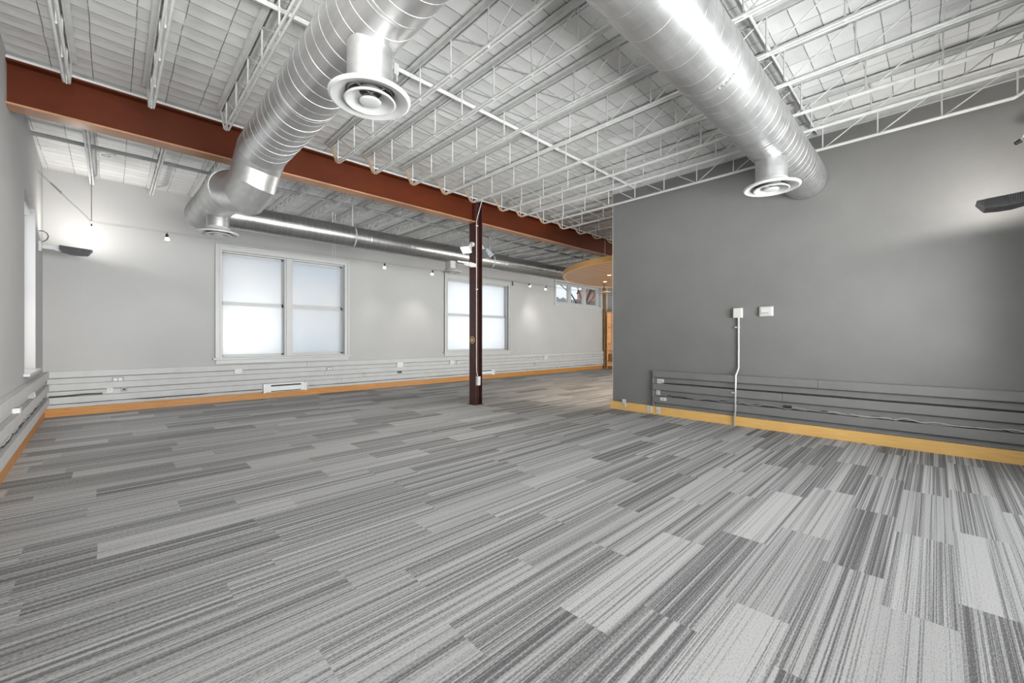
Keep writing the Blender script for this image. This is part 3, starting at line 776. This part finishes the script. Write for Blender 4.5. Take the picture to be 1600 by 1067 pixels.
# ------------------------------------------------------------------ cable lighting
zc = 2.92
def cable(pts, label, r=.003):
    return tag(MB().tube(pts, r, 6).build('lighting_cable', 'cable', smooth=True), label, 'cable', 'bare lighting cables')
cable([(-.206, 8.57, zc), (14.68, 8.57, zc-.06)], 'thin bare lighting cable along the back wall, nearer the room')
cable([(-.206, 8.68, zc), (14.68, 8.68, zc-.06)], 'thin bare lighting cable along the back wall, nearer the wall')
cable([(-.73, 8.57, 3.52), (-.206, 8.57, zc)], 'slanting lighting cable from the left corner to the drop rod, nearer the room')
cable([(-.73, 8.68, 3.52), (-.206, 8.68, zc)], 'slanting lighting cable from the left corner to the drop rod, nearer the wall')
tb = thing('turnbuckle', (-.45, 8.57, 3.2), 'slim dark turnbuckle on the slanting lighting cable near the left corner', 'turnbuckle')
MB().tube([(-.60, 8.57, 3.37), (-.50, 8.57, 3.258)], .009, 8).build('turnbuckle_body', 'cable', tb)
rd = thing('drop_rod', (-.206, 8.6, zc), 'thin vertical rod hanging from the ceiling to the lighting cables at left', 'rod')
MB().tube([(-.206, 8.6, 3.583), (-.206, 8.6, zc-.02)], .005, 8).build('rod', 'cable', rd)
MB().box(-.22, -.19, 8.56, 8.69, zc-.008, zc+.006).build('crossbar', 'steel_grey', rd)
MB().tube([(-.206, 8.6, zc-.04), (-.206, 8.6, zc-.07)], .008, 8).build('end_nut', 'dark_plastic', rd)
for x, n_ in ((3.28, 'above the wide double window'), (9.62, 'right of the column before the high window')):
    t = thing('cable_standoff', (x, 8.6, zc-.02), 'pair of short white cable rods %s' % n_, 'standoff')
    for k, dx in enumerate((-.045, .045)):
        MB().tube([(x+dx, 8.57+.1*k, 3.79), (x+dx, 8.57+.1*k, zc-.03)], .008, 8).build('rod', 'white_plastic', t)
def cable_spot(x, y, z, aim, label, power=18, lit=True):
    t = thing('cable_spotlight', (x, y, z-.1), label, 'spotlight', 'small cable spotlights')
    MB().tube([(x, 8.57, z), (x, 8.68, z)], .004, 6).build('carrier_bar', 'black_metal', t)
    a = V(aim).normalized(); c = V((x, y, z-.012))
    MB().tube([c, c+a*.012, c+a*.055, c+a*.06], [.010, .018, .022, .024], 16).build('lamp_holder', 'black_metal', t, smooth=True)
    MB().tube([c+a*.06, c+a*.075, c+a*.105], [.022, .024, .030], 20).build('bulb', 'lamp' if lit else 'lens', t, smooth=True)
    if lit: spot('bulb_light', tuple(c+a*.13), tuple(c+a*1.5), power, 75, .9, (1, .96, .88), .03)
cable_spot(.643, 8.62, 2.905, (.05, .25, -1), 'black cable spotlight nearest the left wall above bare wall', 14)
cable_spot(4.40, 8.62, 2.90, (.1, .35, -1), 'small black cable spotlight right of the wide double window', 16)
cable_spot(5.67, 8.62, 2.89, (.0, .40, -1), 'small black cable spotlight left of the diffuser by the column', 30)
cable_spot(8.40, 8.62, 2.88, (.3, .2, -1), 'small dark cable spotlight just right of the window behind the column', 10, False)
cable_spot(9.1, 8.62, 2.875, (.8, .3, -.5), 'small tilted cable spotlight between column window and high window', 30)
cable_spot(9.9, 8.62, 2.87, (.1, .5, -1), 'small cable spotlight left of the high clear window', 30)
cable_spot(11.6, 8.62, 2.86, (-.5, .3, -.9), 'small cable spotlight seen against the high clear window', 12, False)
for (x, aim, pw, lab) in ((1.6, (-2.5, 6.0, -1.45), 1300, 'added unseen cable spotlight by the front wall, fills the left wall'),  # lamps added out of view to brighten dim walls and floor
                         (1.9, (4.4, .9, -2.3), 130, 'added unseen cable spotlight by the front wall, fills the low grey wall'),
                         (4.2, (-2.2, 8.0, -2.9), 300, 'added unseen cable spotlight by the front wall, fills the far floor')):
    t = thing('cable_spotlight', (x, -.6, 2.85), lab, 'spotlight', 'added unseen cable spotlights by the front wall')
    a = V(aim).normalized(); c = V((x, -.6, 2.9))
    MB().tube([c, V((x, -.6, 3.44))], .003, 6).build('lead', 'ivory_plastic', t)
    MB().tube([c, c+a*.012, c+a*.055, c+a*.06], [.010, .018, .022, .024], 16).build('lamp_holder', 'black_metal', t, smooth=True)
    MB().tube([c+a*.06, c+a*.075, c+a*.105], [.022, .024, .030], 20).build('bulb', 'lamp', t, smooth=True)
    spot('bulb_light', tuple(c+a*.13), tuple(c+a*2), pw, 46 if pw < 1000 else 36, 1, (1, .97, .93), .12)  # beam of the added spotlight
t = thing('cable_spotlight', (6.0, -.54, 2.98), 'tiny black spotlight hanging at the right edge in front of the grey wall', 'spotlight')
MB().tube([(6.0, -.535, 3.02), (6.01, -.56, 3.06), (6.02, -.66, 3.22), (6.03, -.88, 3.78)], .006, 6).build('lead', 'ivory_plastic', t, smooth=True)
MB().tube([(6.0, -.51, 3.005), (6.0, -.545, 3.025)], [.016, .022], 12).build('lamp_holder', 'black_metal', t, smooth=True)

# ------------------------------------------------------------------ wall uplights on arms
def uplight(o, u, label, L=.34):
    """o: arm root on the wall (world), u: unit vector away from that wall"""
    o, u = V(o), V(u); s = V((-u.y, u.x, 0))
    t = thing('wall_uplight', tuple(o), label, 'wall light', 'boat-shaped wall uplights on arms')
    P = lambda a, c, z: o+u*a+s*c+V((0, 0, z))
    MB().box(0, .03, -.06, .06, -.07, .07, P).build('wall_plate', 'white_plastic', t, bevel=.004)
    MB().box(.03, .19, -.03, .03, -.03, .03, P).build('arm', 'white_plastic', t, bevel=.006)
    b = MB()
    b.tube([P(.185, -.04, 0), P(.185, .04, 0)], .045, 20).build('hinge', 'trim_white', t, smooth=True)
    prof = [(.0, .035), (.0, -.025), (.05, -.052), (.12, -.068), (.20, -.070), (.285, -.062), (.335, .012), (.31, .010), (.27, -.015), (.2, -.035), (.12, -.032), (.05, -.005), (.03, .025)]
    a0 = .20
    b = MB().poly_prism([P(a0+x, -.095, z) for x, z in prof], [P(a0+x, .095, z) for x, z in prof])
    rim = [(0, .035), (.0, -.025), (.05, -.052), (.12, -.068), (.20, -.070), (.285, -.062), (.335, .012)]
    b.poly_prism([P(a0+x, -.105, z) for x, z in rim], [P(a0+x, -.095, z) for x, z in rim])
    b.poly_prism([P(a0+x, .095, z) for x, z in rim], [P(a0+x, .105, z) for x, z in rim])
    b.build('shade', 'black_metal', t)
    b = MB()
    for k in range(22):
        x = .01+k*.0128
        b.box(a0+x, a0+x+.004, -.108, -.105, -.05, .02, P)
    b.build('ribbed_side', 'black_metal', t)
    b = MB()
    for k in range(22):
        x = .01+k*.0128
        b.box(a0+x, a0+x+.004, .105, .108, -.05, .02, P)
    b.build('ribbed_side', 'black_metal', t)
    MB().tube([P(a0+.07, 0, .012), P(a0+.27, 0, .012)], .014, 12).build('lamp_tube', 'lamp', t, smooth=True)
    c = P(a0+.17, 0, .045)
    return c
cL = uplight(F_left(8.85, 0, 2.51), (1, 0, 0), 'black boat-shaped uplight on a white arm in the far left corner')
lp = MB(); pts = [F_left(8.85, .0, 2.73), F_left(8.85, .04, 2.735), F_left(8.85, .075, 2.71), F_left(8.85, .09, 2.67), F_left(8.85, .08, 2.625), F_left(8.85, .05, 2.59), F_left(8.85, .03, 2.585)]
tag(lp.tube(pts, .006, 8).build('power_lead', 'dark_plastic', smooth=True), 'short black looped lead above the arm of the far left uplight', 'cable')
cR = uplight((5.55, -.785, 2.40), (0, 1, 0), 'black boat-shaped uplight at the right edge before the grey wall')
MB().box(5.47, 5.63, -.95, -.78, 2.30, 2.50).build('mounting_block', 'white_plastic', bpy.data.objects['wall_uplight.001'])
cN = uplight(F_left(1.3, 0, 2.575), (1, 0, 0), 'added unseen black boat-shaped uplight on the left wall beside the viewer')  # fixture added out of view to lift the left part of the ceiling
area('fill_uplight_near', tuple(cN), tuple(cN+V((.25, .25, 1))), .22, .05, 60, (1, .98, .95))  # ceiling fill from the added uplight
area('uplight_lamp_left', tuple(cL), tuple(cL+V((.3, .15, 1))), .22, .05, 14, (1, .97, .92))
area('uplight_lamp_right', tuple(cR), tuple(cR+V((.9, .4, 1))), .22, .05, 12, (1, .97, .92))

# ------------------------------------------------------------------ floodlights and clamp on the column
def flood(root, dirv, label, lit):
    root = V(root); d = V(dirv).normalized()
    t = thing('floodlight', tuple(root), label, 'floodlight', 'white floodlights on the column')
    sx = 1 if d.x > 0 else -1
    MB().tube([root, root+V((sx*.05, 0, 0))], .042, 20).build('mount', 'white_plastic', t, smooth=True)
    c = root+V((sx*.12, -.02, -.05))
    b = MB(); b.tube([root+V((sx*.04, 0, 0)), root+V((sx*.10, 0, -.01)), root+V((sx*.13, -.05, -.06))], .012, 8)
    b.tube([root+V((sx*.10, 0, -.01)), root+V((sx*.14, .05, -.06))], .012, 8); b.build('yoke', 'white_plastic', t)
    side = d.cross(V((0, 0, 1))).normalized(); up = side.cross(d).normalized()
    def P(a, s_, z): return c+d*a+side*s_+up*z
    def q(a, w_, h_): return [P(a, -w_, -h_), P(a, w_, -h_), P(a, w_, h_), P(a, -w_, h_)]
    b = MB(); b.poly_prism(q(-.03, .04, .035), q(.10, .085, .065)); b.poly_prism(q(.10, .092, .072), q(.13, .092, .072)); b.build('housing', 'white_plastic' if lit else 'grey_plastic', t, bevel=.004)
    MB().poly_prism(q(.1305, .078, .058), q(.134, .078, .058)).build('lens', 'lamp' if lit else 'lens', t)
    if lit: spot('flood_lamp', tuple(c+d*.15), tuple(c+d*2), 90, 140, .9, (1, .97, .93), .05)
flood((4.73, 5.88, 2.92), (-.75, -.25, -.75), 'lit white floodlight on the left side of the steel column', True)
flood((4.89, 5.88, 2.90), (.65, .1, -.9), 'unlit grey floodlight on the right side of the steel column', False)
t = thing('cable_clamp', (4.6, 5.86, 2.48), 'white clamp bracket reaching left from the steel column below the floodlights', 'bracket')
MB().poly_prism([(4.742, 5.80, 2.50), (4.742, 5.80, 2.56), (4.60, 5.80, 2.575), (4.60, 5.80, 2.485)], [(4.742, 5.81, 2.50), (4.742, 5.81, 2.56), (4.60, 5.81, 2.575), (4.60, 5.81, 2.485)]).build('bracket_plate', 'white_plastic', t)
MB().box(4.46, 4.60, 5.785, 5.825, 2.50, 2.56).build('clamp_body', 'white_plastic', t, bevel=.004)
MB().tube([(4.33, 5.805, 2.55), (4.46, 5.805, 2.545)], .012, 8).build('rod', 'ivory_plastic', t)
for x in (4.49, 4.56): MB().tube([(x, 5.784, 2.53), (x, 5.778, 2.53)], .009, 8).build('screw', 'grey_plastic', t)

# smoke detector
t = thing('smoke_detector', (-.05, 8.06, 3.74), 'round white smoke detector on the ceiling behind the red beam', 'smoke detector')
MB().lathe([(0, .06), (.10, .06), (.10, .045), (.085, .03), (.06, .02), (0, .018)], (-.05, 8.06, 3.735), 32).build('housing', 'white_plastic', t, smooth=True)
MB().lathe([(.03, .022), (.05, .022), (.05, .016), (.03, .016)], (-.05, 8.06, 3.735), 24, closed=True).build('vent_ring', 'grey_plastic', t, smooth=True)

# ------------------------------------------------------------------ round wooden canopy
cx, cy, R, z0 = 8.92, 4.08, 2.40, 2.62
cn = thing('round_canopy', (cx, cy, z0), 'large round suspended wooden canopy emerging from behind the grey wall', 'canopy')
MB().lathe([(0, .004), (R-.03, .004), (R-.03, .0), (0, 0)], (cx, cy, z0), 128).build('underside', 'veneer', cn)
MB().lathe([(R-.03, -.004), (R, -.004), (R, .10), (R-.03, .10)], (cx, cy, z0), 160, closed=True).build('edge_band', 'veneer_edge', cn, smooth=True)
MB().lathe([(0, .09), (R-.03, .09)], (cx, cy, z0), 96).build('top_panel', 'veneer', cn)
for a in (.4, 1.9, 3.5, 5.0):
    x, y = cx+1.5*math.cos(a), cy+1.5*math.sin(a)
    MB().tube([(x, y, z0+.09), (x, y, 3.79)], .006, 6).build('hanger_rod', 'cable', cn)
for i, (x, y) in enumerate(((7.93, 5.06), (8.78, 5.72), (10.1, 5.2), (7.3, 3.7), (9.05, 2.8))):
    t = thing('downlight', (x, y, z0), ['recessed warm downlight in the canopy, nearer the grey wall top', 'recessed warm downlight in the canopy, farther and lower in view', 'recessed downlight in the canopy above the pendant side', 'recessed downlight in the canopy hidden by the grey wall', 'recessed downlight in the canopy centre behind the grey wall'][i], 'downlight', 'downlights in the round canopy')
    MB().lathe([(.04, -.006), (.06, -.006), (.062, -.001), (.04, -.001)], (x, y, z0), 24, closed=True).build('trim_ring', 'brass', t, smooth=True)
    MB().lathe([(0, -.003), (.04, -.003)], (x, y, z0), 24).build('lamp', 'warm_lamp', t)
    spot('downlight_beam', (x, y, z0-.03), (x, y, 0), 55, 120, .8, (1, .80, .58), .04)
pd = thing('pendant_light', (9.13, 5.97, 2.39), 'flat round pendant light hanging below the wooden canopy', 'pendant')
MB().lathe([(0, .05), (.05, .05), (.07, .03), (.17, .012), (.17, 0), (0, -.004)], (9.13, 5.97, 2.40), 32).build('shade', 'brass', pd, smooth=True)
MB().tube([(9.13, 5.97, 2.45), (9.13, 5.97, 2.62)], .012, 8).build('stem', 'black_metal', pd)

# ------------------------------------------------------------------ wooden shelving at the far end
sh = thing('shelving_unit', (14.5, 8.6, 0), 'tall honey-coloured wooden shelving at the far end of the room', 'shelving')
MB().box(14.66, 14.695, 7.4, 9.38, 0, 2.29).build('back_panel', 'shelf_wood', sh)
MB().box(14.30, 14.36, 9.30, 9.38, 0, 3.25).build('corner_post', 'shelf_dark', sh)
MB().box(14.30, 14.66, 7.4, 7.44, 0, 2.29).box(14.30, 14.66, 9.20, 9.24, 0, 2.29).build('side_panel', 'shelf_wood', sh)
for z in (.30, .73, .99, 1.63, 2.26): MB().box(14.30, 14.66, 7.44, 9.20, z, z+.035).build('shelf', 'shelf_wood' if z > .7 else 'shelf_dark', sh)
MB().box(14.30, 14.33, 7.44, 9.20, 0, .12).build('plinth', 'shelf_dark', sh)
MB().box(14.55, 14.58, 7.44, 9.20, 1.02, 2.26).build('upper_panel', 'shelf_wood', sh)
bk = thing('storage_basket', (14.45, 8.95, .335), 'dark storage box on the lowest open shelf of the wooden shelving', 'box')
MB().box(14.34, 14.62, 8.75, 9.15, .335, .60).build('box_body', 'shelf_dark', bk, bevel=.01)

# ------------------------------------------------------------------ outdoors beyond the high window
tag(MB().box(5, 45, 9.8, 40, -.1, 0).build('snowy_ground', 'snow'), 'pale ground outside beyond the back wall', 'ground', kind='structure')
h = thing('brick_house', (28, 18, 0), 'red brick house outside behind the high window', 'house')
MB().box(25.4, 31, 17, 19, 0, 4.9).build('wall', 'brick', h)
MB().poly_prism([(25.2, 16.7, 4.9), (31.2, 16.7, 4.9), (31.2, 19.2, 6.2), (25.2, 19.2, 6.2)], [(25.2, 16.7, 5.0), (31.2, 16.7, 5.0), (31.2, 19.2, 6.3), (25.2, 19.2, 6.3)]).build('roof', 'snow', h)
for x in (26.2, 28.4): MB().box(x, x+.6, 16.96, 17.0, 3.1, 4.3).build('window', 'lens', h)
f = thing('board_fence', (20, 15, 0), 'dark board fence outside behind the high window', 'fence')
b = MB()
for i in range(60):
    hgt = 3.55+.05*math.sin(i*1.7)
    b.box(15+.16*i, 15+.16*i+.09, 15, 15.03, 0, hgt)
b.build('board_panel', 'fence', f)
MB().box(15, 24.6, 15.03, 15.08, 3.1, 3.2).box(15, 24.6, 15.03, 15.08, 1.0, 1.1).build('fence_rail', 'fence', f)
tr = MB(); rnd = random.Random(5)
def branch(p, d, L, r, dep):
    q = p+d*L; tr.tube([p, p+d*L*.5+V((rnd.uniform(-.04, .04),)*3), q], [r, r*.8, r*.62], 6)
    if dep:
        for k in range(4):
            nd = (d+V((rnd.uniform(-.8, .8), rnd.uniform(-.5, .5), rnd.uniform(-.3, .6)))).normalized()
            branch(q if k else p+d*L*.6, nd, L*.72, r*.6, dep-1)
branch(V((19.3, 14.2, 0)), V((.05, 0, 1)), 2.7, .09, 4)
tag(tr.build('bare_tree', 'bark', origin=(19.3, 14.2, 0)), 'bare leafless tree outside behind the high window', 'tree')
